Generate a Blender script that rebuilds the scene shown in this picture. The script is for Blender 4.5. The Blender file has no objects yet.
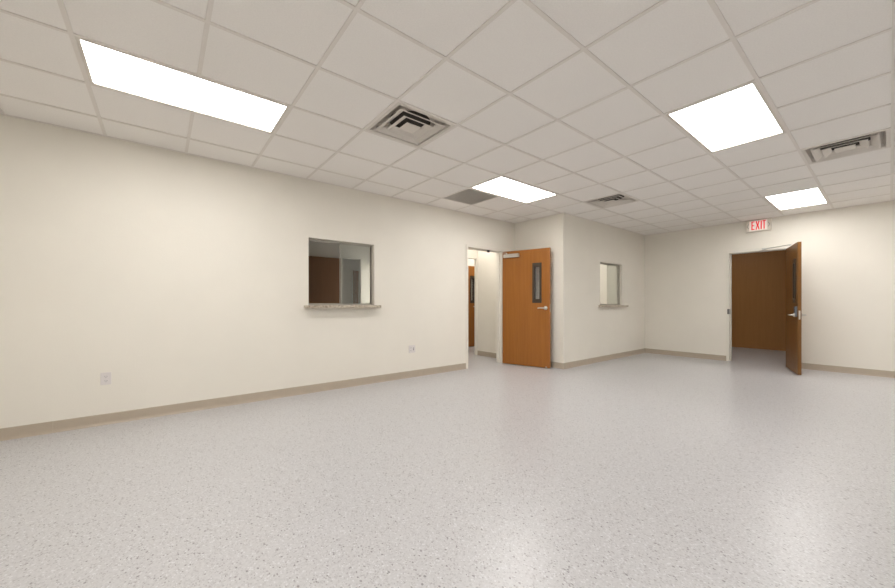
import bpy, bmesh, math, random
from mathutils import Vector, Matrix
random.seed(4)
S = bpy.context.scene
C = S.collection
PI = math.pi

# ------------------------------------------------------------------ layout
T = 0.6096                    # ceiling module
GX0 = -0.6722 * T             # world X of grid line i = 0
GY0 = 4.9663 * T              # world Y of grid line j = 0
H = 2.718                     # ceiling height
WL, WM, WB, WS = 4.685, 3.592, 8.695, 5.413   # left, middle, back walls and the short return wall
TH = 0.13                     # wall thickness
XN, YN = -1.75, -6.20         # walls beside and behind the camera
def gx(i): return GX0 + i * T
def gy(j): return GY0 - j * T

# ------------------------------------------------------------------ materials
def srgb(r, g, b):
    f = lambda c: (c / 255 / 12.92) if c / 255 <= 0.04045 else ((c / 255 + 0.055) / 1.055) ** 2.4
    return (f(r), f(g), f(b), 1)

def base_mat(name, col, rough=0.5, metal=0.0, spec=0.5):
    m = bpy.data.materials.new(name); m.use_nodes = True
    b = m.node_tree.nodes['Principled BSDF']
    b.inputs['Base Color'].default_value = col
    b.inputs['Roughness'].default_value = rough
    b.inputs['Metallic'].default_value = metal
    b.inputs['Specular IOR Level'].default_value = spec
    return m, m.node_tree, b

def noisy(name, col, rough, scale=60, amt=0.04, bump=0.0, bscale=180, spec=0.5, metal=0.0, dist=0.002):
    """plain paint / metal / plastic with a faint procedural mottling and bump"""
    m, nt, b = base_mat(name, col, rough, metal, spec)
    n = nt.nodes; l = nt.links
    tc = n.new('ShaderNodeTexCoord')
    no = n.new('ShaderNodeTexNoise'); no.inputs['Scale'].default_value = scale; no.inputs['Detail'].default_value = 4
    l.new(tc.outputs['Object'], no.inputs['Vector'])
    r = n.new('ShaderNodeValToRGB')
    r.color_ramp.elements[0].position = 0.3; r.color_ramp.elements[1].position = 0.7
    r.color_ramp.elements[0].color = tuple(c * (1 - amt) for c in col[:3]) + (1,)
    r.color_ramp.elements[1].color = tuple(min(1, c * (1 + amt)) for c in col[:3]) + (1,)
    l.new(no.outputs['Fac'], r.inputs['Fac']); l.new(r.outputs['Color'], b.inputs['Base Color'])
    if bump:
        nb = n.new('ShaderNodeTexNoise'); nb.inputs['Scale'].default_value = bscale; nb.inputs['Detail'].default_value = 3
        l.new(tc.outputs['Object'], nb.inputs['Vector'])
        bp = n.new('ShaderNodeBump'); bp.inputs['Strength'].default_value = bump; bp.inputs['Distance'].default_value = dist
        l.new(nb.outputs['Fac'], bp.inputs['Height']); l.new(bp.outputs['Normal'], b.inputs['Normal'])
    return m

M = {}
M['wall'] = noisy('cream wall paint', srgb(240, 235, 224), 0.55, 2.5, 0.012, 0.25, 90, spec=0.3)
M['tile'] = noisy('acoustic ceiling tile', srgb(247, 243, 238), 0.9, 120, 0.025, 0.5, 260, spec=0.1)
M['grid'] = noisy('ceiling grid paint', srgb(234, 228, 221), 0.5, 20, 0.01, spec=0.3)
M['frame'] = noisy('cream door frame enamel', srgb(236, 231, 220), 0.35, 8, 0.01)
M['cove'] = noisy('tan vinyl cove base', srgb(186, 173, 155), 0.45, 14, 0.03)
M['vent'] = noisy('white vent enamel', srgb(222, 215, 206), 0.45, 10, 0.01)
M['grille'] = noisy('grey return grille', srgb(205, 199, 191), 0.55, 10, 0.02)
M['duct'] = noisy('dark duct lining', srgb(74, 69, 65), 0.9, 10, 0.05)
M['steel'] = noisy('satin nickel hardware', srgb(216, 214, 208), 0.28, 30, 0.02, metal=0.75)
M['alu'] = noisy('window track aluminium', srgb(184, 178, 168), 0.4, 20, 0.03, metal=0.6)
M['bronze'] = noisy('dark bronze lite kit', srgb(66, 54, 42), 0.4, 20, 0.05)
M['plate'] = noisy('white outlet plastic', srgb(228, 222, 218), 0.35, 10, 0.01)
M['slot'] = noisy('dark slot', srgb(70, 66, 64), 0.6, 10, 0.02)
M['dark'] = noisy('black rubber', srgb(40, 38, 36), 0.6, 10, 0.03)
M['keypad'] = noisy('slate keypad plate', srgb(78, 86, 98), 0.35, 20, 0.05, metal=0.3)
M['lockbody'] = noisy('brushed lock housing', srgb(128, 134, 142), 0.35, 20, 0.03, metal=0.5)
M['signbox'] = noisy('sign housing plastic', srgb(226, 219, 207), 0.4, 10, 0.01)
M['chevron'] = noisy('chevron knockout', srgb(176, 168, 158), 0.5, 10, 0.01)
M['troffer'] = noisy('light fixture enamel', srgb(225, 218, 208), 0.4, 10, 0.01)

def mat_emit(name, col, strength):
    m, nt, b = base_mat(name, col, 0.5)
    b.inputs['Emission Color'].default_value = col
    b.inputs['Emission Strength'].default_value = strength
    return m
LIGHT = 9.0
M['lamp'] = mat_emit('lit acrylic diffuser', (1.0, 0.982, 0.958, 1), LIGHT)
M['lamp_dim'] = mat_emit('dim acrylic diffuser', (1.0, 0.93, 0.84, 1), 2.4)
M['signface'] = mat_emit('lit sign panel', (0.85, 0.76, 0.70, 1), 0.25)
M['red'] = mat_emit('lit red lettering', (0.62, 0.003, 0.012, 1), 0.5)

def mat_wood(name, c1, c2, rough=0.38):
    m, nt, b = base_mat(name, c1, rough)
    n = nt.nodes; l = nt.links
    tc = n.new('ShaderNodeTexCoord')
    mp = n.new('ShaderNodeMapping'); mp.inputs['Scale'].default_value = (26, 26, 1.1)
    l.new(tc.outputs['Object'], mp.inputs['Vector'])
    a = n.new('ShaderNodeTexNoise'); a.inputs['Scale'].default_value = 1.0; a.inputs['Detail'].default_value = 6
    a.inputs['Distortion'].default_value = 0.6
    l.new(mp.outputs['Vector'], a.inputs['Vector'])
    mp2 = n.new('ShaderNodeMapping'); mp2.inputs['Scale'].default_value = (160, 160, 5)
    l.new(tc.outputs['Object'], mp2.inputs['Vector'])
    f = n.new('ShaderNodeTexNoise'); f.inputs['Scale'].default_value = 1.0; f.inputs['Detail'].default_value = 3
    l.new(mp2.outputs['Vector'], f.inputs['Vector'])
    mx = n.new('ShaderNodeMath'); mx.operation = 'MULTIPLY_ADD'; mx.inputs[1].default_value = 0.35
    l.new(f.outputs['Fac'], mx.inputs[0]); l.new(a.outputs['Fac'], mx.inputs[2])
    r = n.new('ShaderNodeValToRGB')
    r.color_ramp.elements[0].position = 0.45; r.color_ramp.elements[1].position = 0.9
    r.color_ramp.elements[0].color = c1; r.color_ramp.elements[1].color = c2
    l.new(mx.outputs[0], r.inputs['Fac']); l.new(r.outputs['Color'], b.inputs['Base Color'])
    return m
M['wood'] = mat_wood('stained oak veneer', srgb(152, 93, 29), srgb(165, 104, 37))
M['wood_dark'] = mat_wood('brown wood panelling', srgb(176, 124, 66), srgb(184, 131, 72), 0.5)
M['wood_shaded'] = mat_wood('shaded oak veneer', srgb(116, 76, 28), srgb(126, 84, 33))  # door oak with the weaker light on the far leaf darkened into its colour
M['wood_deep'] = mat_wood('dark walnut door veneer', srgb(146, 108, 78), srgb(154, 115, 84), 0.5)

def mat_floor():
    m, nt, b = base_mat('speckled sheet vinyl', srgb(206, 203, 201), 0.3, 0, 0.5)
    n = nt.nodes; l = nt.links
    tc = n.new('ShaderNodeTexCoord')
    # fine mottling
    no = n.new('ShaderNodeTexNoise'); no.inputs['Scale'].default_value = 75; no.inputs['Detail'].default_value = 3
    l.new(tc.outputs['Object'], no.inputs['Vector'])
    r = n.new('ShaderNodeValToRGB')
    e = r.color_ramp.elements
    e[0].position = 0.32; e[0].color = srgb(189, 188, 189)
    e[1].position = 0.66; e[1].color = srgb(201, 200, 201)
    l.new(no.outputs['Fac'], r.inputs['Fac'])
    col = r.outputs['Color']
    # warp so that the chips are irregular
    wn = n.new('ShaderNodeTexNoise'); wn.inputs['Scale'].default_value = 90; wn.inputs['Detail'].default_value = 2
    l.new(tc.outputs['Object'], wn.inputs['Vector'])
    wm = n.new('ShaderNodeVectorMath'); wm.operation = 'MULTIPLY_ADD'
    wm.inputs[1].default_value = (0.012, 0.012, 0)
    l.new(wn.outputs['Color'], wm.inputs[0]); l.new(tc.outputs['Object'], wm.inputs[2])
    def chips(col, scale, keep, size, c, off):
        mp = n.new('ShaderNodeMapping'); mp.inputs['Location'].default_value = (off, off * 0.7, 0)
        mp.inputs['Rotation'].default_value = (0, 0, off * 1.9); mp.inputs['Scale'].default_value = (1.2, 0.82, 1)
        l.new(wm.outputs[0], mp.inputs['Vector'])
        v = n.new('ShaderNodeTexVoronoi'); v.voronoi_dimensions = '2D'; v.inputs['Scale'].default_value = scale
        l.new(mp.outputs['Vector'], v.inputs['Vector'])
        sp = n.new('ShaderNodeSeparateColor'); l.new(v.outputs['Color'], sp.inputs['Color'])
        k = n.new('ShaderNodeMath'); k.operation = 'LESS_THAN'; k.inputs[1].default_value = keep
        l.new(sp.outputs['Red'], k.inputs[0])
        sz = n.new('ShaderNodeMath'); sz.operation = 'MULTIPLY'; sz.inputs[1].default_value = size
        l.new(sp.outputs['Green'], sz.inputs[0])
        d = n.new('ShaderNodeMath'); d.operation = 'LESS_THAN'
        l.new(v.outputs['Distance'], d.inputs[0]); l.new(sz.outputs[0], d.inputs[1])
        a = n.new('ShaderNodeMath'); a.operation = 'MULTIPLY'
        l.new(k.outputs[0], a.inputs[0]); l.new(d.outputs[0], a.inputs[1])
        mi = n.new('ShaderNodeMix'); mi.data_type = 'RGBA'
        l.new(a.outputs[0], mi.inputs['Factor']); l.new(col, mi.inputs['A']); mi.inputs['B'].default_value = c
        return mi.outputs['Result']
    col = chips(col, 100, 0.45, 0.5, srgb(182, 180, 182), 3.1)
    col = chips(col, 90, 0.30, 0.45, srgb(211, 211, 213), 7.7)
    col = chips(col, 76, 0.20, 0.36, srgb(170, 167, 169), 1.3)
    col = chips(col, 76, 0.20, 0.36, srgb(170, 167, 168), 2.2)
    col = chips(col, 62, 0.085, 0.34, srgb(142, 139, 141), 5.9)
    col = chips(col, 62, 0.085, 0.34, srgb(148, 145, 146), 6.7)
    l.new(col, b.inputs['Base Color'])
    rn = n.new('ShaderNodeTexNoise'); rn.inputs['Scale'].default_value = 2.2; rn.inputs['Detail'].default_value = 4
    l.new(tc.outputs['Object'], rn.inputs['Vector'])
    rr = n.new('ShaderNodeMapRange'); rr.inputs['To Min'].default_value = 0.28; rr.inputs['To Max'].default_value = 0.33
    l.new(rn.outputs['Fac'], rr.inputs['Value']); l.new(rr.outputs['Result'], b.inputs['Roughness'])
    bp = n.new('ShaderNodeBump'); bp.inputs['Strength'].default_value = 0.04; bp.inputs['Distance'].default_value = 0.002
    l.new(no.outputs['Fac'], bp.inputs['Height']); l.new(bp.outputs['Normal'], b.inputs['Normal'])
    return m
M['floor'] = mat_floor()

def mat_sill():
    m, nt, b = base_mat('speckled laminate', srgb(190, 178, 160), 0.35)
    n = nt.nodes; l = nt.links
    tc = n.new('ShaderNodeTexCoord')
    no = n.new('ShaderNodeTexNoise'); no.inputs['Scale'].default_value = 45; no.inputs['Detail'].default_value = 5
    l.new(tc.outputs['Object'], no.inputs['Vector'])
    r = n.new('ShaderNodeValToRGB'); e = r.color_ramp.elements
    e[0].position = 0.38; e[0].color = srgb(160, 146, 128); e[1].position = 0.62; e[1].color = srgb(208, 197, 180)
    l.new(no.outputs['Fac'], r.inputs['Fac']); l.new(r.outputs['Color'], b.inputs['Base Color'])
    return m
M['sill'] = mat_sill()

def mat_glass(name, tint, haze=0.0):
    m = bpy.data.materials.new(name); m.use_nodes = True
    nt = m.node_tree; n = nt.nodes; l = nt.links
    n.remove(n['Principled BSDF']); out = n['Material Output']
    t = n.new('ShaderNodeBsdfTransparent'); t.inputs['Color'].default_value = tint
    g = n.new('ShaderNodeBsdfGlossy'); g.inputs['Roughness'].default_value = 0.02
    f = n.new('ShaderNodeFresnel'); f.inputs['IOR'].default_value = 1.5
    x = n.new('ShaderNodeMixShader')
    # one reflection per pane: both faces together on the side facing the ray
    ge = n.new('ShaderNodeNewGeometry')
    iv = n.new('ShaderNodeMath'); iv.operation = 'SUBTRACT'; iv.inputs[0].default_value = 1; l.new(ge.outputs['Backfacing'], iv.inputs[1])
    mu = n.new('ShaderNodeMath'); mu.operation = 'MULTIPLY'; l.new(f.outputs[0], mu.inputs[0]); l.new(iv.outputs[0], mu.inputs[1])
    dm = n.new('ShaderNodeMath'); dm.operation = 'MULTIPLY'; dm.use_clamp = True; dm.inputs[1].default_value = 1.6; l.new(mu.outputs[0], dm.inputs[0])
    l.new(dm.outputs[0], x.inputs[0]); l.new(t.outputs[0], x.inputs[1]); l.new(g.outputs[0], x.inputs[2])
    last = x.outputs[0]
    if haze:
        d = n.new('ShaderNodeBsdfDiffuse'); d.inputs['Color'].default_value = (0.8, 0.8, 0.78, 1)
        y = n.new('ShaderNodeMixShader'); y.inputs[0].default_value = haze
        l.new(last, y.inputs[1]); l.new(d.outputs[0], y.inputs[2]); last = y.outputs[0]
    l.new(last, out.inputs['Surface'])
    return m
M['glass'] = mat_glass('window glass', (0.94, 0.95, 0.94, 1), 0.02)
M['glass_clear'] = mat_glass('door lite glass', (0.92, 0.93, 0.92, 1), 0.05)

# ------------------------------------------------------------------ mesh helpers
def box(bm, x0, x1, y0, y1, z0, z1, bev=0.0, seg=1):
    r = bmesh.ops.create_cube(bm, size=1)
    vs = r['verts']
    for v in vs:
        v.co = Vector(((x0 + x1) / 2 + v.co.x * (x1 - x0), (y0 + y1) / 2 + v.co.y * (y1 - y0), (z0 + z1) / 2 + v.co.z * (z1 - z0)))
    if bev:
        es = list({e for v in vs for e in v.link_edges})
        bmesh.ops.bevel(bm, geom=es, offset=bev, segments=seg, affect='EDGES', profile=0.7)

def cyl(bm, p0, p1, r, seg=20, r2=None):
    p0, p1 = Vector(p0), Vector(p1); d = p1 - p0
    m = Matrix.Translation((p0 + p1) / 2) @ d.to_track_quat('Z', 'Y').to_matrix().to_4x4()
    bmesh.ops.create_cone(bm, cap_ends=True, segments=seg, radius1=r, radius2=r if r2 is None else r2, depth=d.length, matrix=m)

def tube(bm, pts, r, seg=10):
    """swept round tube through pts"""
    pts = [Vector(p) for p in pts]; rings = []
    for k, p in enumerate(pts):
        d = (pts[min(k + 1, len(pts) - 1)] - pts[max(k - 1, 0)]).normalized()
        q = d.to_track_quat('Z', 'Y')
        rings.append([bm.verts.new(p + q @ Vector((r * math.cos(2 * PI * a / seg), r * math.sin(2 * PI * a / seg), 0))) for a in range(seg)])
    for a, b in zip(rings, rings[1:]):
        for k in range(seg):
            bm.faces.new((a[k], a[(k + 1) % seg], b[(k + 1) % seg], b[k]))
    bm.faces.new(rings[0][::-1]); bm.faces.new(rings[-1])

def slab(bm, axis, c0, c1, U, V, holes=()):
    """plate of thickness c0..c1 along axis (0,1,2), covering U x V, with rectangular holes; closed and clean"""
    us = sorted({U[0], U[1], *[min(max(h[k], U[0]), U[1]) for h in holes for k in (0, 1)]})
    vs = sorted({V[0], V[1], *[min(max(h[k], V[0]), V[1]) for h in holes for k in (2, 3)]})
    def solid(i, j):
        if i < 0 or j < 0 or i >= len(us) - 1 or j >= len(vs) - 1: return False
        u = (us[i] + us[i + 1]) / 2; v = (vs[j] + vs[j + 1]) / 2
        return not any(h[0] < u < h[1] and h[2] < v < h[3] for h in holes)
    cache = {}
    def vt(i, j, c):
        if (i, j, c) not in cache:
            u, v, w = us[i], vs[j], (c0, c1)[c]
            cache[(i, j, c)] = bm.verts.new({0: (w, u, v), 1: (u, w, v), 2: (u, v, w)}[axis])
        return cache[(i, j, c)]
    for i in range(len(us) - 1):
        for j in range(len(vs) - 1):
            if not solid(i, j): continue
            for c in (0, 1):
                bm.faces.new([vt(i, j, c), vt(i + 1, j, c), vt(i + 1, j + 1, c), vt(i, j + 1, c)])
            for (di, dj, a, b) in ((-1, 0, (i, j), (i, j + 1)), (1, 0, (i + 1, j), (i + 1, j + 1)), (0, -1, (i, j), (i + 1, j)), (0, 1, (i, j + 1), (i + 1, j + 1))):
                if not solid(i + di, j + dj):
                    bm.faces.new([vt(*a, 0), vt(*b, 0), vt(*b, 1), vt(*a, 1)])

def obj(name, bm, mat, parent=None, smooth=False, loc=None):
    bmesh.ops.recalc_face_normals(bm, faces=bm.faces)
    me = bpy.data.meshes.new(name); bm.to_mesh(me); bm.free()
    if smooth:
        for p in me.polygons: p.use_smooth = True
    me.materials.append(M[mat])
    o = bpy.data.objects.new(name, me); C.objects.link(o)
    if parent: o.parent = parent
    if loc: o.location = loc
    return o

def recenter(o):
    """origin to the bottom centre of the mesh"""
    xs = [v.co for v in o.data.vertices]
    c = Vector(((min(v.x for v in xs) + max(v.x for v in xs)) / 2, (min(v.y for v in xs) + max(v.y for v in xs)) / 2, min(v.z for v in xs)))
    o.data.transform(Matrix.Translation(-c)); o.location = c

def empty(name, loc, rz=0):
    o = bpy.data.objects.new(name, None); C.objects.link(o)
    o.location = loc; o.rotation_euler = (0, 0, rz); o.empty_display_size = 0.1
    return o
def tag(o, label=None, cat=None, group=None, kind=None):
    if label: o['label'] = label
    if cat: o['category'] = cat
    if group: o['group'] = group
    if kind: o['kind'] = kind
    return o
def struct(name, bm, mat, label, cat):
    return tag(obj(name, bm, mat), label, cat, kind='structure')
B = bmesh.new

# ------------------------------------------------------------------ floor, walls
b = B(); box(b, XN - TH, 12.2, YN - TH, 10.4, -0.1, 0)
struct('floor', b, 'floor', 'pale grey speckled vinyl floor with a soft sheen', 'floor')

FT = 0.03                                     # door frame thickness inside the wall opening
D1 = (4.165, 5.030, 2.130)                    # door opening in the left wall  (x0, x1, head)
D2 = (1.140, 2.003, 2.130)                    # door opening in the back wall  (y0, y1, head)
W1 = (1.450, 2.365, 1.118, 1.985)             # service window in the left wall
W2 = (6.657, 7.575, 1.105, 1.962)             # service window in the middle wall
HT = 2.80
def dh(d): return (d[0] - FT, d[1] + FT, -1, d[2] + FT)
b = B(); slab(b, 1, WL, WL + TH, (XN - TH, WS), (0, HT), [dh(D1), W1])
struct('wall_left', b, 'wall', 'long cream wall on the left with a service window and a doorway', 'wall')
b = B(); slab(b, 0, WS, WS + TH, (WM + TH, 5.77), (0, HT))
struct('wall_corner', b, 'wall', 'short cream wall standing behind the open door with the glass lite', 'wall')
b = B(); slab(b, 1, WM, WM + TH, (WS, WB), (0, HT), [W2])
struct('wall_middle', b, 'wall', 'cream wall in the middle holding the small service window', 'wall')
b = B(); slab(b, 0, WB, WB + TH, (YN - TH, 5.9), (0, HT), [dh(D2)])
struct('wall_back', b, 'wall', 'cream far wall on the right under the exit sign', 'wall')
b = B(); slab(b, 1, YN - TH, YN, (XN - TH, WB), (0, HT))
struct('wall_right', b, 'wall', 'cream wall on the near right, outside the picture', 'wall')
b = B(); slab(b, 0, XN - TH, XN, (YN, WL), (0, HT))
struct('wall_front', b, 'wall', 'cream wall behind the viewer, outside the picture', 'wall')

# rooms seen through the openings
def rwall(name, axis, c0, c1, U, label, holes=(), mat='wall', z1=HT):
    b = B(); slab(b, axis, c0, c1, U, (0, z1), holes)
    return struct(name, b, mat, label, 'wall')
D6 = (4.30, 5.383, 2.125)
rwall('wall_vestibule', 1, 5.77, 5.83, (4.0, WS + TH), 'cream wall with an inner doorway seen through the left doorway', [(D6[0] - FT, D6[1] + FT, -1, D6[2] + FT)])
rwall('wall_office_right', 0, 3.88, 4.0, (WL + TH, 7.6), 'cream side wall between the office and the small entry')
rwall('wall_office_back', 1, 7.6, 7.7, (-1.6, 4.0), 'rear wall of the dark office seen through the left service window', [(3.06, 3.50, -1, 2.14)])
rwall('wall_office_left', 0, -1.7, -1.6, (WL + TH, 7.7), 'left side wall of the dark office')
rwall('wall_store_back', 1, 10.1, 10.2, (2.3, 6.2), 'rear wall of the back room behind the office')
rwall('wall_store_left', 0, 2.2, 2.3, (7.7, 10.2), 'left wall of the back room behind the office')
rwall('wall_store_right', 0, 6.2, 6.3, (7.7, 10.2), 'right wall of the back room behind the office')
rwall('wall_store_near', 1, 7.6, 7.7, (4.0, 6.3), 'near wall of the back room behind the office')
rwall('wall_inner_hall', 1, 7.0, 7.1, (4.0, WB), 'cream wall around the far wooden door beyond the left doorway')
rwall('wall_inner_end', 0, 4.0 - 0.0, 4.1, (5.89, 7.0), 'left end wall of the inner hall')
rwall('wall_inner_near', 1, 5.77, 5.89, (WS + TH, WB), 'near wall of the inner hall')
rwall('wall_inner_far_end', 0, WB, WB + TH, (5.9, 7.1), 'right end wall of the inner hall')
rwall('wall_corridor', 0, 11.62, 11.74, (-0.5, 4.6), 'brown wood panelled wall across the corridor', mat='wood_dark')
rwall('wall_corridor_left', 1, 4.6, 4.7, (WB + TH, 11.74), 'left end wall of the corridor')
rwall('wall_corridor_right', 1, -0.6, -0.5, (WB + TH, 11.74), 'right end wall of the corridor')

# ------------------------------------------------------------------ ceiling: lay-in tiles, exposed grid
SKIP = set()
lights = [(0, -1), (6, -1), (6, 3), (12, 3), (0, 3), (0, 7), (12, 7), (0, 11), (6, 11), (12, 11)]         # each two cells long in i
for i, j in lights: SKIP |= {(i, j), (i + 1, j)}
vents = [(3, 0), (9, 4), (9, 0)]
SKIP |= set(vents); RET = (6, -2); SKIP.add(RET)
I0, I1 = -4, 15; J0, J1 = -3, 16
def inside(i, j):
    """clip one grid cell to the L-shaped room; returns list of rectangles"""
    x0, x1 = gx(i), gx(i + 1); y1, y0 = gy(j), gy(j + 1)
    x0 = max(x0, XN); y0 = max(y0, YN); x1 = min(x1, WB); y1 = min(y1, WL)
    if x1 - x0 < 0.005 or y1 - y0 < 0.005: return []
    out = []
    if x0 >= WS - 1e-6:
        y1 = min(y1, WM)
        if y1 - y0 > 0.005: out.append((x0, x1, y0, y1))
    elif x1 <= WS or y1 <= WM: out.append((x0, x1, y0, y1))
    else:
        out.append((x0, WS, y0, y1))
        if y0 < WM: out.append((WS, x1, y0, min(y1, WM)))
    return out
G2 = 0.012
bt = B(); grid_holes = [(WS, WB + 1, WM, WL + 1)]
for i in range(I0, I1 + 1):
    for j in range(J0, J1 + 1):
        for (x0, x1, y0, y1) in inside(i, j):
            e = [x0 + (G2 if x0 > XN + 1e-6 and abs(x0 - WS) > 1e-6 else 0.018), x1 - (G2 if x1 < WB - 1e-6 and abs(x1 - WS) > 1e-6 else 0.018),
                 y0 + (G2 if y0 > YN + 1e-6 else 0.018), y1 - (G2 if y1 < WL - 1e-6 and abs(y1 - WM) > 1e-6 else 0.018)]
            if y0 < WM - 1e-6:
                if abs(x0 - WS) < 1e-6: e[0] = x0
                if abs(x1 - WS) < 1e-6: e[1] = x1
            if e[1] - e[0] < 0.01 or e[3] - e[2] < 0.01: continue
            grid_holes.append(tuple(e))
            if (i, j) not in SKIP:
                box(bt, e[0] - 0.004, e[1] + 0.004, e[2] - 0.004, e[3] + 0.004, H + 0.006, H + 0.022)
ceil = struct('ceiling', bt, 'tile', 'dropped ceiling of square cream acoustic tiles', 'ceiling')
# each fixture is two cells long: leave out the cross bar under it
for i, j in lights:
    grid_holes.append((gx(i) + G2, gx(i + 2) - G2, gy(j + 1) + G2, gy(j) - G2))
bg = B(); slab(bg, 2, H, H + 0.006, (XN, WB), (YN, WL), grid_holes)
obj('ceiling_grid', bg, 'grid', ceil)
# plain ceilings of the other rooms and the deck above all of it
b = B(); slab(b, 2, HT, HT + 0.1, (XN - TH, 12.2), (YN - TH, 10.4))
struct('ceiling', b, 'tile', 'plain pale ceiling over the neighbouring rooms', 'ceiling')

# ------------------------------------------------------------------ baseboards (vinyl cove base)
def cove(name, p0, p1, nrm, label, seams=()):
    """p0->p1 along the wall foot, nrm points into the room"""
    p0, p1, nrm = Vector(p0 + (0,)), Vector(p1 + (0,)), Vector(nrm + (0,))
    prof = [(0, 0), (0.014, 0), (0.0135, 0.003), (0.0075, 0.012), (0.0045, 0.024), (0.004, 0.097), (0.002, 0.1015), (0, 0.1015)]
    b = B(); L = (p1 - p0).length; d = (p1 - p0).normalized()
    cuts = [0.0] + list(seams) + [L]
    for a, c in zip(cuts, cuts[1:]):
        a2 = a + (0.0005 if a > 0 else 0); c2 = c - (0.0005 if c < L else 0)
        r0 = [b.verts.new(p0 + d * a2 + nrm * o + Vector((0, 0, z))) for o, z in prof]
        r1 = [b.verts.new(p0 + d * c2 + nrm * o + Vector((0, 0, z))) for o, z in prof]
        for k in range(len(prof)):
            b.faces.new((r0[k], r0[(k + 1) % len(prof)], r1[(k + 1) % len(prof)], r1[k]))
        b.faces.new(r0[::-1]); b.faces.new(r1)
    return struct(name, b, 'cove', label, 'baseboard')
FW = 0.048                                    # visible width of a door frame face
cove('baseboard_left', (XN, WL), (D1[0] - FW, WL), (0, -1), 'tan vinyl baseboard along the long left wall', [-0.744 - XN])
cove('baseboard_left', (D1[1] + FW, WL), (WS, WL), (0, -1), 'tan baseboard stub behind the hinge side of the open door')
cove('baseboard_corner', (WS, WM), (WS, WL), (-1, 0), 'tan baseboard on the short wall behind the open door')
cove('baseboard_middle', (WS - 0.004, WM), (WB, WM), (0, -1), 'tan baseboard under the small service window')
cove('baseboard_back', (WB, D2[1] + FW), (WB, WM), (-1, 0), 'tan baseboard left of the doorway under the exit sign')
cove('baseboard_back', (WB, YN), (WB, D2[0] - FW), (-1, 0), 'tan baseboard right of the doorway under the exit sign')
cove('baseboard_vestibule', (WS, WL + TH + 0.05), (WS, 5.77), (-1, 0), 'tan baseboard seen through the left doorway')
cove('baseboard_right', (XN, YN), (WB, YN), (0, 1), 'tan baseboard on the near right wall')
cove('baseboard_front', (XN, YN), (XN, WL), (1, 0), 'tan baseboard behind the viewer')

# ------------------------------------------------------------------ doors
def frame_bm(x0, x1, z, t, flange=0.012, face=FW, stop=True):
    """door frame in local space: opening along x, wall from y=0 (room face) to y=t"""
    b = B()
    # lining
    box(b, x0 - FT, x0, -flange, t + flange, 0, z + FT)
    box(b, x1, x1 + FT, -flange, t + flange, 0, z + FT)
    box(b, x0, x1, -flange, t + flange, z, z + FT)
    for (ya, yb) in ((-flange, 0), (t, t + flange)):
        box(b, x0 - face, x0 - FT, ya, yb, 0, z + face)
        box(b, x1 + FT, x1 + face, ya, yb, 0, z + face)
        box(b, x0 - FT, x1 + FT, ya, yb, z + FT, z + face)
    if stop:
        box(b, x0, x0 + 0.014, 0.05, t - 0.02, 0, z - 0.014)
        box(b, x1 - 0.014, x1, 0.05, t - 0.02, 0, z - 0.014)
        box(b, x0, x1, 0.05, t - 0.02, z - 0.014, z)
    return b

def lever_bm(sx, y, z, side, toward):
    """rose and lever handle; side = -1 sticks out to -y"""
    b = B()
    cyl(b, (sx, y, z), (sx, y + side * 0.012, z), 0.033, 28)
    cyl(b, (sx, y + side * 0.012, z), (sx, y + side * 0.02, z), 0.030, 28, 0.02)
    cyl(b, (sx, y + side * 0.012, z), (sx, y + side * 0.058, z), 0.0115, 16)
    pts = [(sx - toward * 0.012, y + side * 0.058, z), (sx + toward * 0.03, y + side * 0.060, z), (sx + toward * 0.075, y + side * 0.060, z + 0.002),
           (sx + toward * 0.11, y + side * 0.056, z), (sx + toward * 0.128, y + side * 0.044, z - 0.003)]
    tube(b, pts, 0.0098, 12)
    return b

LT = 0.045
def add_leaf(root, L, top, lite=True, mat='wood', z0=0.012):
    """door leaf, hinge edge at local x = 0, seen face at y = 0, back face at y = LT"""
    b = B()
    hole = [(0.625, 0.758, 1.175, 1.842)] if lite else []
    slab(b, 1, 0, LT, (0, L), (z0, top), hole)
    leaf = obj('leaf', b, mat, root)
    if lite:
        b = B()
        x0, x1, z0_, z1 = 0.606, 0.777, 1.152, 1.866
        gx0, gx1, gz0, gz1 = 0.643, 0.740, 1.222, 1.796
        for (ya, yb) in ((-0.012, 0.0), (LT, LT + 0.012)):
            slab(b, 1, ya, yb, (x0, x1), (z0_, z1), [(gx0, gx1, gz0, gz1)])
        slab(b, 1, 0.0, 0.016, (0.625, 0.758), (1.175, 1.842), [(gx0, gx1, gz0, gz1)])
        slab(b, 1, 0.028, LT, (0.625, 0.758), (1.175, 1.842), [(gx0, gx1, gz0, gz1)])
        lf = obj('vision_frame', b, 'bronze', leaf)
        b = B(); box(b, 0.627, 0.756, 0.018, 0.024, 1.18, 1.838)
        obj('vision_glass', b, 'glass_clear', leaf)
    return leaf

def hinges(root, zs, y=0.0):
    for z in zs:
        b = B()
        cyl(b, (-0.006, y, z - 0.05), (-0.006, y, z + 0.05), 0.0065, 12)
        cyl(b, (-0.006, y, z + 0.05), (-0.006, y, z + 0.057), 0.0065, 12, 0.003)
        box(b, -0.006, -0.0005, y - 0.001, y + 0.03, z - 0.05, z + 0.05)
        obj('hinge', b, 'steel', root)

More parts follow.
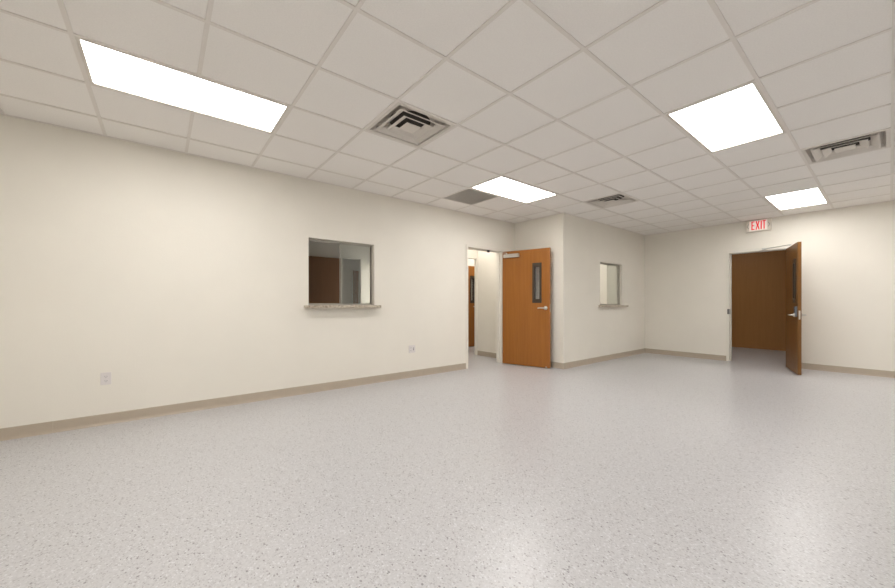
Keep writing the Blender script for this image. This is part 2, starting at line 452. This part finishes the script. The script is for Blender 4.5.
# --- door in the left wall, leaf swung into the room
r = tag(empty('door_1', (D1[1], WL, 0)), 'orange brown wooden door standing open with a narrow glass lite, beside the left wall', 'door', kind='structure')
obj('frame', frame_bm(D1[0] - D1[1], 0, D1[2], TH), 'frame', r)
hx, hy = 5.008, 4.645
ang = math.atan2(3.745 - hy, 5.24 - hx)
def leaf_space(root, hx, hy, ang):
    return Matrix.Translation((hx - root.location.x, hy - root.location.y, 0)) @ Matrix.Rotation(ang, 4, 'Z')
def place(o, mtx):
    """bake an offset inside the thing into the part's mesh and its sub-parts"""
    o.data.transform(mtx)
    for c in o.children: c.data.transform(mtx)
lm = leaf_space(r, hx, hy, ang)
leaf = add_leaf(r, 0.926, 2.118)
b = lever_bm(0.853, 0, 1.062, -1, -1); obj('lever', b, 'steel', leaf)
b = lever_bm(0.853, LT, 1.062, 1, -1); obj('lever', b, 'steel', leaf)
b = B(); box(b, 0.924, 0.9275, 0.012, 0.033, 0.99, 1.13); cyl(b, (0.927, 0.022, 1.062), (0.937, 0.022, 1.062), 0.008, 12); obj('latch_plate', b, 'steel', leaf)
b = B(); box(b, 0.04, 0.352, -0.05, 0, 1.997, 2.062, 0.006, 2); obj('closer_body', b, 'steel', leaf)
# small door stop under the latch corner
b = B(); box(b, 0.852, 0.878, -0.014, 0.0, 0.016, 0.034, 0.002); cyl(b, (0.865, -0.010, 0.018), (0.865, -0.010, 0.002), 0.006, 12, 0.010); obj('kick_down_stop', b, 'steel', leaf)
place(leaf, lm)
b = B()
for z in (0.25, 1.07, 1.87):
    cyl(b, (-0.004, -0.004, z - 0.05), (-0.004, -0.004, z + 0.05), 0.0075, 12)
    box(b, -0.004, 0.0, 0.0, 0.03, z - 0.05, z + 0.05)
    b.transform(Matrix.Identity(4))
o = obj('hinge', b, 'steel', r); place(o, lm)
# closer arm from the body to the frame head
p_body = lm @ Vector((0.10, -0.03, 2.066)); p_shoe = Vector((4.70 - D1[1], 0.035, 2.112))
b = B()
cyl(b, p_body + Vector((0, 0, -0.008)), p_body + Vector((0, 0, 0.022)), 0.013, 16)
elbow = Vector((4.82 - D1[1], -0.045, 2.095))
tube(b, [p_body + Vector((0, 0, 0.018)), elbow], 0.0065, 8)
tube(b, [elbow + Vector((0, 0, 0.004)), p_shoe], 0.0055, 8)
obj('closer_arm', b, 'steel', r)
b = B(); box(b, p_shoe.x - 0.022, p_shoe.x + 0.022, p_shoe.y - 0.02, p_shoe.y + 0.014, 2.092, 2.129, 0.003); obj('arm_bracket', b, 'dark', r)
b = B(); box(b, D1[0] - D1[1] + 0.0, D1[0] - D1[1] + 0.0018, 0.012, 0.04, 1.0, 1.12); obj('strike_plate', b, 'steel', r)

# --- door in the back wall, leaf swung into the room (opening runs along y, room side is -x)
r = tag(empty('door_2', (WB, D2[0], 0), 0), 'brown wooden door with a keypad lock standing open below the exit sign', 'door', kind='structure')
fb = frame_bm(0, D2[1] - D2[0], D2[2], TH)
fb.transform(Matrix(((0, 1, 0, 0), (1, 0, 0, 0), (0, 0, 1, 0), (0, 0, 0, 1))))   # local x -> world y, local y -> world x
obj('frame', fb, 'frame', r)
hx, hy = 8.662, 1.176
ang = math.atan2(0.920 - hy, 7.80 - hx)
lm = leaf_space(r, hx, hy, ang)
leaf = add_leaf(r, 0.900, 2.118, mat='wood_shaded')
b = B()
box(b, 0.795, 0.872, -0.026, 0, 0.93, 1.095, 0.006, 2)
obj('keypad_lock', b, 'lockbody', leaf)
b = B()
for q in range(5):
    for c in range(2):
        cyl(b, (0.822 + c * 0.024, -0.026, 1.072 - q * 0.018), (0.822 + c * 0.024, -0.030, 1.072 - q * 0.018), 0.007, 10)
box(b, 0.806, 0.862, -0.0272, -0.026, 0.985, 1.087)
obj('keypad', b, 'keypad', leaf)
b = lever_bm(0.834, -0.024, 0.958, -1, -1); obj('lever', b, 'steel', leaf)
b = lever_bm(0.834, LT, 0.958, 1, -1); obj('lever', b, 'steel', leaf)
b = B(); box(b, 0.8985, 0.9018, 0.012, 0.033, 0.89, 1.03); cyl(b, (0.901, 0.022, 0.958), (0.911, 0.022, 0.958), 0.008, 12); obj('latch_plate', b, 'steel', leaf)
b = B(); box(b, 0.04, 0.34, LT, LT + 0.05, 2.03, 2.095, 0.006, 2); obj('closer_body', b, 'steel', leaf)
place(leaf, lm)
b = B()
for z in (0.25, 1.07, 1.87):
    cyl(b, (-0.004, LT, z - 0.05), (-0.004, LT, z + 0.05), 0.0075, 12)
    box(b, -0.004, 0.0, 0.015, LT, z - 0.05, z + 0.05)
o = obj('hinge', b, 'steel', r); place(o, lm)
pb = lm @ Vector((0.13, LT + 0.02, 2.09)); shoe = Vector((-0.03, 1.475 - D2[0], 2.152)); elb = Vector((-0.30, 1.08 - D2[0], 2.150))
b = B()
cyl(b, pb, pb + Vector((0, 0, 0.068)), 0.011, 14)
tube(b, [pb + Vector((0, 0, 0.06)), elb], 0.008, 8)
tube(b, [elb + Vector((0, 0, 0.006)), shoe], 0.0085, 8)
cyl(b, elb - Vector((0, 0, 0.012)), elb + Vector((0, 0, 0.016)), 0.012, 12)
box(b, -0.045, -0.012, shoe.y - 0.03, shoe.y + 0.03, 2.136, 2.172, 0.003)
obj('closer_arm', b, 'steel', r)
b = B(); box(b, -0.0145, -0.012, D2[1] - D2[0] + 0.004, D2[1] - D2[0] + 0.03, 0.93, 1.03, 0)
box(b, 0.0, 0.05, D2[1] - D2[0] - 0.002, D2[1] - D2[0], 0.93, 1.03); obj('strike_plate', b, 'slot', r)
for q in (0.06, 0.40, 0.74):
    b = B(); cyl(b, (0.02, q, 2.129), (0.02, q, 2.118), 0.009, 12, 0.006); obj('silencer', b, 'plate', r)

# --- doorway between vestibule and inner hall (no leaf in sight)
r = tag(empty('door_3', (D6[0], 5.77, 0)), 'cream framed inner doorway seen through the left doorway', 'doorway', kind='structure')
obj('frame', frame_bm(0, D6[1] - D6[0], D6[2], 0.06, 0.004, 0.03, False), 'frame', r)

# --- closed doors in the rooms behind
def closed_door(name, x0, L, y, label, mat, lite, lever=True, top=2.12):
    r = tag(empty(name, (x0, y, 0)), label, 'door', kind='structure')
    b = B()
    box(b, -0.05, -0.004, -0.03, 0, 0, top + 0.05); box(b, L + 0.004, L + 0.05, -0.03, 0, 0, top + 0.05); box(b, -0.004, L + 0.004, -0.03, 0, top + 0.004, top + 0.05)
    obj('frame', b, 'frame', r)
    leaf = add_leaf(r, L, top, lite, mat)
    if lever: obj('lever', lever_bm(L - 0.07, 0, 1.06, -1, -1), 'steel', leaf)
    place(leaf, Matrix.Translation((0, -0.047 - 0.012 * 0, 0)))
    return r
# the lite hole in a closed leaf looks at the wall behind it, so the leaf is set in front of the wall
closed_door('door_4', 5.635, 0.885, 6.985, 'wooden door with a narrow lite at the far end beyond the left doorway', 'wood', True)
closed_door('door_5', 2.10, 0.915, 7.6, 'dark brown flush door inside the office behind the left service window', 'wood_deep', False)
closed_door('door_6', 4.40, 0.90, 10.1, 'small distant brown door seen through the right half of the left service window', 'wood', False)

# ------------------------------------------------------------------ service windows
def service_window(name, W, y, label, frame_mat, sill_label):
    x0, x1, z0, z1 = W; w = x1 - x0; h = z1 - z0
    r = tag(empty(name, (x0, y, z0)), label, 'window', kind='structure')
    ft = 0.018; ya, yb = 0.052, 0.098
    b = B(); slab(b, 1, ya, yb, (0, w), (0, h), [(ft, w - ft, ft, h - ft)])
    # track ribs
    for yy in (ya + 0.020, ):
        box(b, ft, w - ft, yy, yy + 0.004, ft, ft + 0.008); box(b, ft, w - ft, yy, yy + 0.004, h - ft - 0.012, h - ft)
    obj('frame', b, frame_mat, r)
    mid = w * 0.475
    for k, (a, c, yy) in enumerate(((mid, w - ft, ya + 0.008), (mid + 0.006, w - ft, ya + 0.030))):
        b = B(); box(b, a, c, yy, yy + 0.005, ft + 0.001, h - ft - 0.001)
        g = obj('pane', b, 'glass', r)
        b = B(); box(b, a - 0.003, a - 0.0002, yy - 0.001, yy + 0.006, ft + 0.001, h - ft - 0.001)
        obj('pane_edge', b, 'alu', g)
    b = B(); box(b, -0.06, w + 0.06, -0.105, 0.0, -0.036, 0.0, 0.004, 2)
    box(b, 0.0005, w - 0.0005, -0.002, TH - 0.002, -0.012, 0.0)
    s = obj('sill', b, 'sill', r); s['label'] = sill_label
    return r
service_window('window_1', (W1[0], W1[1], W1[2] + 0.0, W1[3]), WL, 'large sliding glass service window with a dark office behind it', 'alu', 'speckled beige laminate counter')
service_window('window_2', W2, WM, 'small sliding glass service window with a bright room behind it', 'alu', 'speckled beige laminate counter')

# ------------------------------------------------------------------ recessed lights
def ceiling_light(i, j, label, lamp='lamp'):
    cx_, cy_ = gx(i + 1), gy(j + 0.5)
    r = tag(empty('ceiling_light', (cx_, cy_, H)), label, 'ceiling light', 'rectangular recessed lights in the tiled ceiling')
    hx_, hy_ = T - G2 - 0.001, T / 2 - G2 - 0.001
    b = B()
    slab(b, 2, 0.0015, 0.010, (-hx_, hx_), (-hy_, hy_), [(-hx_ + 0.02, hx_ - 0.02, -hy_ + 0.02, hy_ - 0.02)])
    slab(b, 2, 0.010, 0.058, (-hx_, hx_), (-hy_, hy_), [(-hx_ + 0.003, hx_ - 0.003, -hy_ + 0.003, hy_ - 0.003)])
    box(b, -hx_, hx_, -hy_, hy_, 0.058, 0.062)
    obj('housing', b, 'troffer', r)
    b = B(); box(b, -hx_ + 0.004, hx_ - 0.004, -hy_ + 0.004, hy_ - 0.004, 0.0102, 0.0142)
    obj('diffuser', b, lamp, r)
    return r
ceiling_light(*lights[0], 'long lit ceiling light at the upper left, the leftmost light in the picture')
ceiling_light(*lights[1], 'lit rectangular ceiling light touching the grey return grille')
ceiling_light(*lights[2], 'large looking lit ceiling light on the right, between two vents')
ceiling_light(*lights[3], 'lit ceiling light closest to the exit sign and far wall')
ceiling_light(*lights[4], 'lit ceiling light above the viewer, outside the picture')

for k, lb in ((5, 'added unseen ceiling light far off to the right of the viewer, outside the picture'), (6, 'added unseen ceiling light beside the far wall, right of the picture'),
              (7, 'added unseen ceiling light nearest the right wall behind the viewer'), (8, 'added unseen ceiling light at the middle of the right wall, outside the picture'), (9, 'added unseen ceiling light in the far right corner, outside the picture')):
    ceiling_light(*lights[k], lb)  # unseen fixtures, added so the walls are lit more evenly

# ------------------------------------------------------------------ supply diffusers
def ring(b, lo, hi, zlo, zhi, t):
    """square cone: lower half size lo at zlo, upper half size hi at zhi, sheet thickness t"""
    def sq(h, z): return [b.verts.new((sx * h, sy * h, z)) for sx, sy in ((-1, -1), (1, -1), (1, 1), (-1, 1))]
    a, c = sq(lo, zlo), sq(hi, zhi); a2, c2 = sq(lo - t, zlo), sq(hi - t, zhi)
    for k in range(4):
        m = (k + 1) % 4
        b.faces.new((a[k], a[m], c[m], c[k])); b.faces.new((a2[k], a2[m], c2[m], c2[k]))
        b.faces.new((a[k], a[m], a2[m], a2[k])); b.faces.new((c[k], c[m], c2[m], c2[k]))
def diffuser_vent(i, j, label):
    r = tag(empty('ceiling_vent', (gx(i + 0.5), gy(j + 0.5), H)), label, 'ceiling vent', 'square louvred vents in the ceiling')
    h = T / 2 - G2 - 0.001
    b = B()
    slab(b, 2, 0.0015, 0.0055, (-h, h), (-h, h), [(-0.262, 0.262, -0.262, 0.262)])
    ring(b, 0.2645, 0.245, 0.0015, 0.043, 0.0025)
    obj('face_frame', b, 'vent', r)
    for lo in (0.222, 0.148):
        b = B(); ring(b, lo, lo - 0.050, -0.004, 0.022, 0.0022)
        ring(b, lo + 0.008, lo - 0.001, -0.0050, -0.0036, 0.008)
        obj('louvre_ring', b, 'vent', r)
    b = B(); box(b, -0.072, 0.072, -0.072, 0.072, -0.004, 0.0005, 0.001)
    obj('center_plate', b, 'vent', r)
    b = B(); n = 48; rr = 0.185; zz = 0.044
    ci, sq = [], []
    for k in range(n):
        a = 2 * PI * k / n; c_, s_ = math.cos(a), math.sin(a); q = 0.262 / max(abs(c_), abs(s_))
        ci.append(b.verts.new((rr * c_, rr * s_, zz + 0.012))); sq.append(b.verts.new((q * c_, q * s_, zz)))
    for k in range(n): b.faces.new((ci[k], ci[(k + 1) % n], sq[(k + 1) % n], sq[k]))
    obj('back_pan', b, 'vent', r)
    b = B(); slab(b, 2, 0.0585, 0.0735, (-h, h), (-h, h)) ; slab(b, 2, 0.006, 0.058, (-h, h), (-h, h), [(-h + 0.004, h - 0.004, -h + 0.004, h - 0.004)])
    obj('duct_box', b, 'duct', r)
    return r
diffuser_vent(*vents[0], 'square louvred ceiling vent in the middle, in front of the large service window')
diffuser_vent(*vents[1], 'louvred ceiling vent at the right edge, near the ceiling light by the exit sign')
diffuser_vent(*vents[2], 'small looking louvred ceiling vent above the small service window')

# return grille
r = tag(empty('return_grille', (gx(RET[0] + 0.5), gy(RET[1] + 0.5), H)), 'square grey return air grille beside the ceiling light over the left doorway', 'air grille')
h = T / 2 - G2 - 0.001
b = B(); slab(b, 2, 0.0015, 0.008, (-h, h), (-h, h), [(-h + 0.012, h - 0.012, -h + 0.012, h - 0.012)]); obj('face_frame', b, 'grille', r)
n = 30; w = (2 * (h - 0.012)) / n
hs = [(-h + 0.012 + a * w + 0.0016, -h + 0.012 + (a + 1) * w - 0.0016, -h + 0.012 + c * w + 0.0016, -h + 0.012 + (c + 1) * w - 0.0016) for a in range(n) for c in range(n)]
b = B(); slab(b, 2, 0.003, 0.012, (-h + 0.012, h - 0.012), (-h + 0.012, h - 0.012), hs); obj('eggcrate_core', b, 'grille', r)
b = B(); slab(b, 2, 0.058, 0.065, (-h, h), (-h, h)); slab(b, 2, 0.008, 0.058, (-h, h), (-h, h), [(-h + 0.003, h - 0.003, -h + 0.003, h - 0.003)])
obj('duct_box', b, 'duct', r)

# ------------------------------------------------------------------ exit sign
r = tag(empty('exit_sign', (WB, 1.555, 2.495)), 'lit red EXIT sign on a pale housing above the open door with the keypad', 'exit sign')
b = B(); box(b, -0.045, 0, -0.185, 0.185, 0.0, 0.215, 0.006, 2); obj('housing', b, 'signbox', r)
b = B(); box(b, -0.0462, -0.0448, -0.13, 0.13, 0.016, 0.199); obj('face_panel', b, 'signface', r)
def strokes_letter(ch, w, h, s):
    """letters as polygons in (u, v); u to the right, v up"""
    if ch == 'E': return [[(0, 0), (w, 0), (w, s), (s, s), (s, h / 2 - s / 2), (w * .85, h / 2 - s / 2), (w * .85, h / 2 + s / 2), (s, h / 2 + s / 2), (s, h - s), (w, h - s), (w, h), (0, h)]]
    if ch == 'I': return [[(0, 0), (s, 0), (s, h), (0, h)]]
    if ch == 'T': return [[(w / 2 - s / 2, 0), (w / 2 + s / 2, 0), (w / 2 + s / 2, h - s), (w, h - s), (w, h), (0, h), (0, h - s), (w / 2 - s / 2, h - s)]]
    if ch == 'X':
        k = s * 1.12; m = w / 2; g = k * 0.55
        return [[(0, 0), (k, 0), (m, h / 2 - g * 1.7), (w - k, 0), (w, 0), (m + g, h / 2), (w, h), (w - k, h), (m, h / 2 + g * 1.7), (k, h), (0, h), (m - g, h / 2)]]
b = B(); u = -0.099
for ch, w in (('E', 0.047), ('X', 0.060), ('I', 0.013), ('T', 0.047)):
    for poly in strokes_letter(ch, w, 0.158, 0.0165):
        # seen from inside the room (looking along +x) world y decreases to the right
        f0 = [b.verts.new((-0.0480, -(u + p[0]), 0.034 + p[1])) for p in poly]
        f1 = [b.verts.new((-0.0460, -(u + p[0]), 0.034 + p[1])) for p in poly]
        b.faces.new(f0); b.faces.new(f1[::-1])
        for k in range(len(poly)):
            b.faces.new((f0[k], f0[(k + 1) % len(poly)], f1[(k + 1) % len(poly)], f1[k]))
    u += w + 0.0135
b.normal_update()
bmesh.ops.triangulate(b, faces=[f for f in b.faces if len(f.verts) > 4])
obj('lettering', b, 'red', r)
for sgn in (-1, 1):
    b = B()
    for zz in (1, -1):
        p = [(sgn * 0.158, 0.109), (sgn * 0.135, 0.109 + zz * 0.045), (sgn * 0.146, 0.109 + zz * 0.045), (sgn * 0.171, 0.109)]
        f0 = [b.verts.new((-0.0462, q[0], q[1])) for q in p]; f1 = [b.verts.new((-0.0445, q[0], q[1])) for q in p]
        b.faces.new(f0); b.faces.new(f1[::-1])
        for k in range(4): b.faces.new((f0[k], f0[(k + 1) % 4], f1[(k + 1) % 4], f1[k]))
    obj('chevron', b, 'chevron', r)

# ------------------------------------------------------------------ wall outlets
def receptacle(r, x):
    for z in (0.020, -0.020):
        b = B(); cyl(b, (x, -0.006, z), (x, -0.0085, z), 0.0165, 24)
        o = obj('receptacle', b, 'plate', r)
        b = B()
        box(b, x - 0.0085, x - 0.0060, -0.0089, -0.0084, z - 0.003, z + 0.006)
        box(b, x + 0.0060, x + 0.0085, -0.0089, -0.0084, z - 0.003, z + 0.006)
        cyl(b, (x, -0.0084, z - 0.0095), (x, -0.0089, z - 0.0095), 0.0026, 10)
        obj('slots', b, 'slot', o)
r = tag(empty('wall_outlet', (-0.406, WL, 0.434)), 'single white duplex outlet near the left edge of the long wall', 'wall outlet')
b = B(); box(b, -0.037, 0.037, -0.0065, 0, -0.058, 0.058, 0.0025, 2); obj('cover_plate', b, 'plate', r)
receptacle(r, 0)
b = B(); cyl(b, (0, -0.0065, 0), (0, -0.0078, 0), 0.0032, 10); obj('screw', b, 'steel', r)
r = tag(empty('wall_outlet', (3.005, WL, 0.437)), 'double width white wall plate low on the wall left of the open doorway', 'wall outlet')
b = B(); box(b, -0.058, 0.058, -0.0065, 0, -0.058, 0.058, 0.0025, 2); obj('cover_plate', b, 'plate', r)
receptacle(r, -0.023)
b = B(); box(b, 0.008, 0.040, -0.0085, -0.006, -0.033, 0.033, 0.001); o = obj('jack_insert', b, 'plate', r)
b = B(); box(b, 0.016, 0.032, -0.0089, -0.0084, 0.006, 0.018); box(b, 0.016, 0.032, -0.0089, -0.0084, -0.018, -0.006); obj('jack', b, 'slot', o)

# ------------------------------------------------------------------ lamps of the neighbouring rooms
def lampmat(key, s): M[key] = mat_emit('diffuser ' + key, (1.0, 0.97, 0.93, 1), s); return key
def room_lamp(x, y, sx, sy, label, lamp):
    r = tag(empty('ceiling_light', (x, y, HT)), label, 'ceiling light', 'surface mounted lights in the neighbouring rooms')
    b = B(); slab(b, 2, -0.05, 0, (-sx / 2, sx / 2), (-sy / 2, sy / 2), [(-sx / 2 + 0.01, sx / 2 - 0.01, -sy / 2 + 0.01, sy / 2 - 0.01)])
    obj('housing', b, 'troffer', r)
    b = B(); box(b, -sx / 2 + 0.01, sx / 2 - 0.01, -sy / 2 + 0.01, sy / 2 - 0.01, -0.045, -0.04)
    obj('diffuser', b, lamp, r)
    return r
r = tag(empty('fill_light', (3.88, 7.25, 0.9)), 'added unseen vertical fill light on the office side wall', 'fill light')  # out of sight, added to brighten the strip of office rear wall
b = B(); box(b, -0.03, 0, -0.06, 0.06, 0, 1.1, 0.004); obj('housing', b, 'troffer', r)
b = B(); box(b, -0.05, -0.031, -0.05, 0.05, 0.01, 1.09, 0.004); obj('diffuser', b, lampmat('strip_fill', 9), r)
b = B(); box(b, 3.50, 3.545, 7.585, 7.6, 0, 2.18); box(b, 3.015, 3.06, 7.585, 7.6, 0, 2.18); box(b, 3.06, 3.50, 7.585, 7.6, 2.14, 2.18)
struct('trim_1', b, 'frame', 'cream casing around the opening in the office rear wall', 'trim')
room_lamp(4.75, 5.3, 0.6, 0.6, 'lit ceiling light in the small entry behind the left doorway', lampmat('entry lamp', 6.5))
room_lamp(6.3, 6.45, 1.2, 0.5, 'lit ceiling light in the inner hall', lampmat('hall lamp', 5))
room_lamp(3.62, 7.25, 0.3, 0.3, 'added small dim ceiling light at the back of the office', lampmat('office fill', 1.4))  # unseen fill, put in to lift the dim office
room_lamp(3.8, 9.0, 0.5, 0.5, 'dim ceiling light in the back room behind the office', lampmat('store lamp', 2))
room_lamp(7.3, 4.75, 1.2, 0.6, 'lit ceiling light in the room behind the small service window', lampmat('clinic lamp', 6.5))
room_lamp(10.1, 2.6, 0.6, 0.6, 'dim ceiling light in the corridor behind the keypad door', lampmat('corridor lamp', 5.5))

# ------------------------------------------------------------------ world, camera
w = bpy.data.worlds.new('world'); S.world = w; w.use_nodes = True
w.node_tree.nodes['Background'].inputs['Color'].default_value = (0.5, 0.5, 0.5, 1)
w.node_tree.nodes['Background'].inputs['Strength'].default_value = 0.2

cam = bpy.data.cameras.new('camera'); co = bpy.data.objects.new('camera', cam); C.objects.link(co)
FPX = 356.66; cam.sensor_fit = 'HORIZONTAL'; cam.sensor_width = 36
cam.lens = 36 * FPX / 895
cam.shift_x = -(453.15 - 447.5) / 895
cam.shift_y = (303.33 - 294.0) / 895
cam.clip_start = 0.05; cam.clip_end = 100
co.location = (0, 0, 1.1442)
co.rotation_euler = (PI / 2, 0, 0.8854 - PI / 2)
S.camera = co

S.view_settings.view_transform = 'Standard'
S.view_settings.look = 'None'
S.view_settings.gamma = 1
S.view_settings.use_curve_mapping = False
S.view_settings.exposure = 0.62
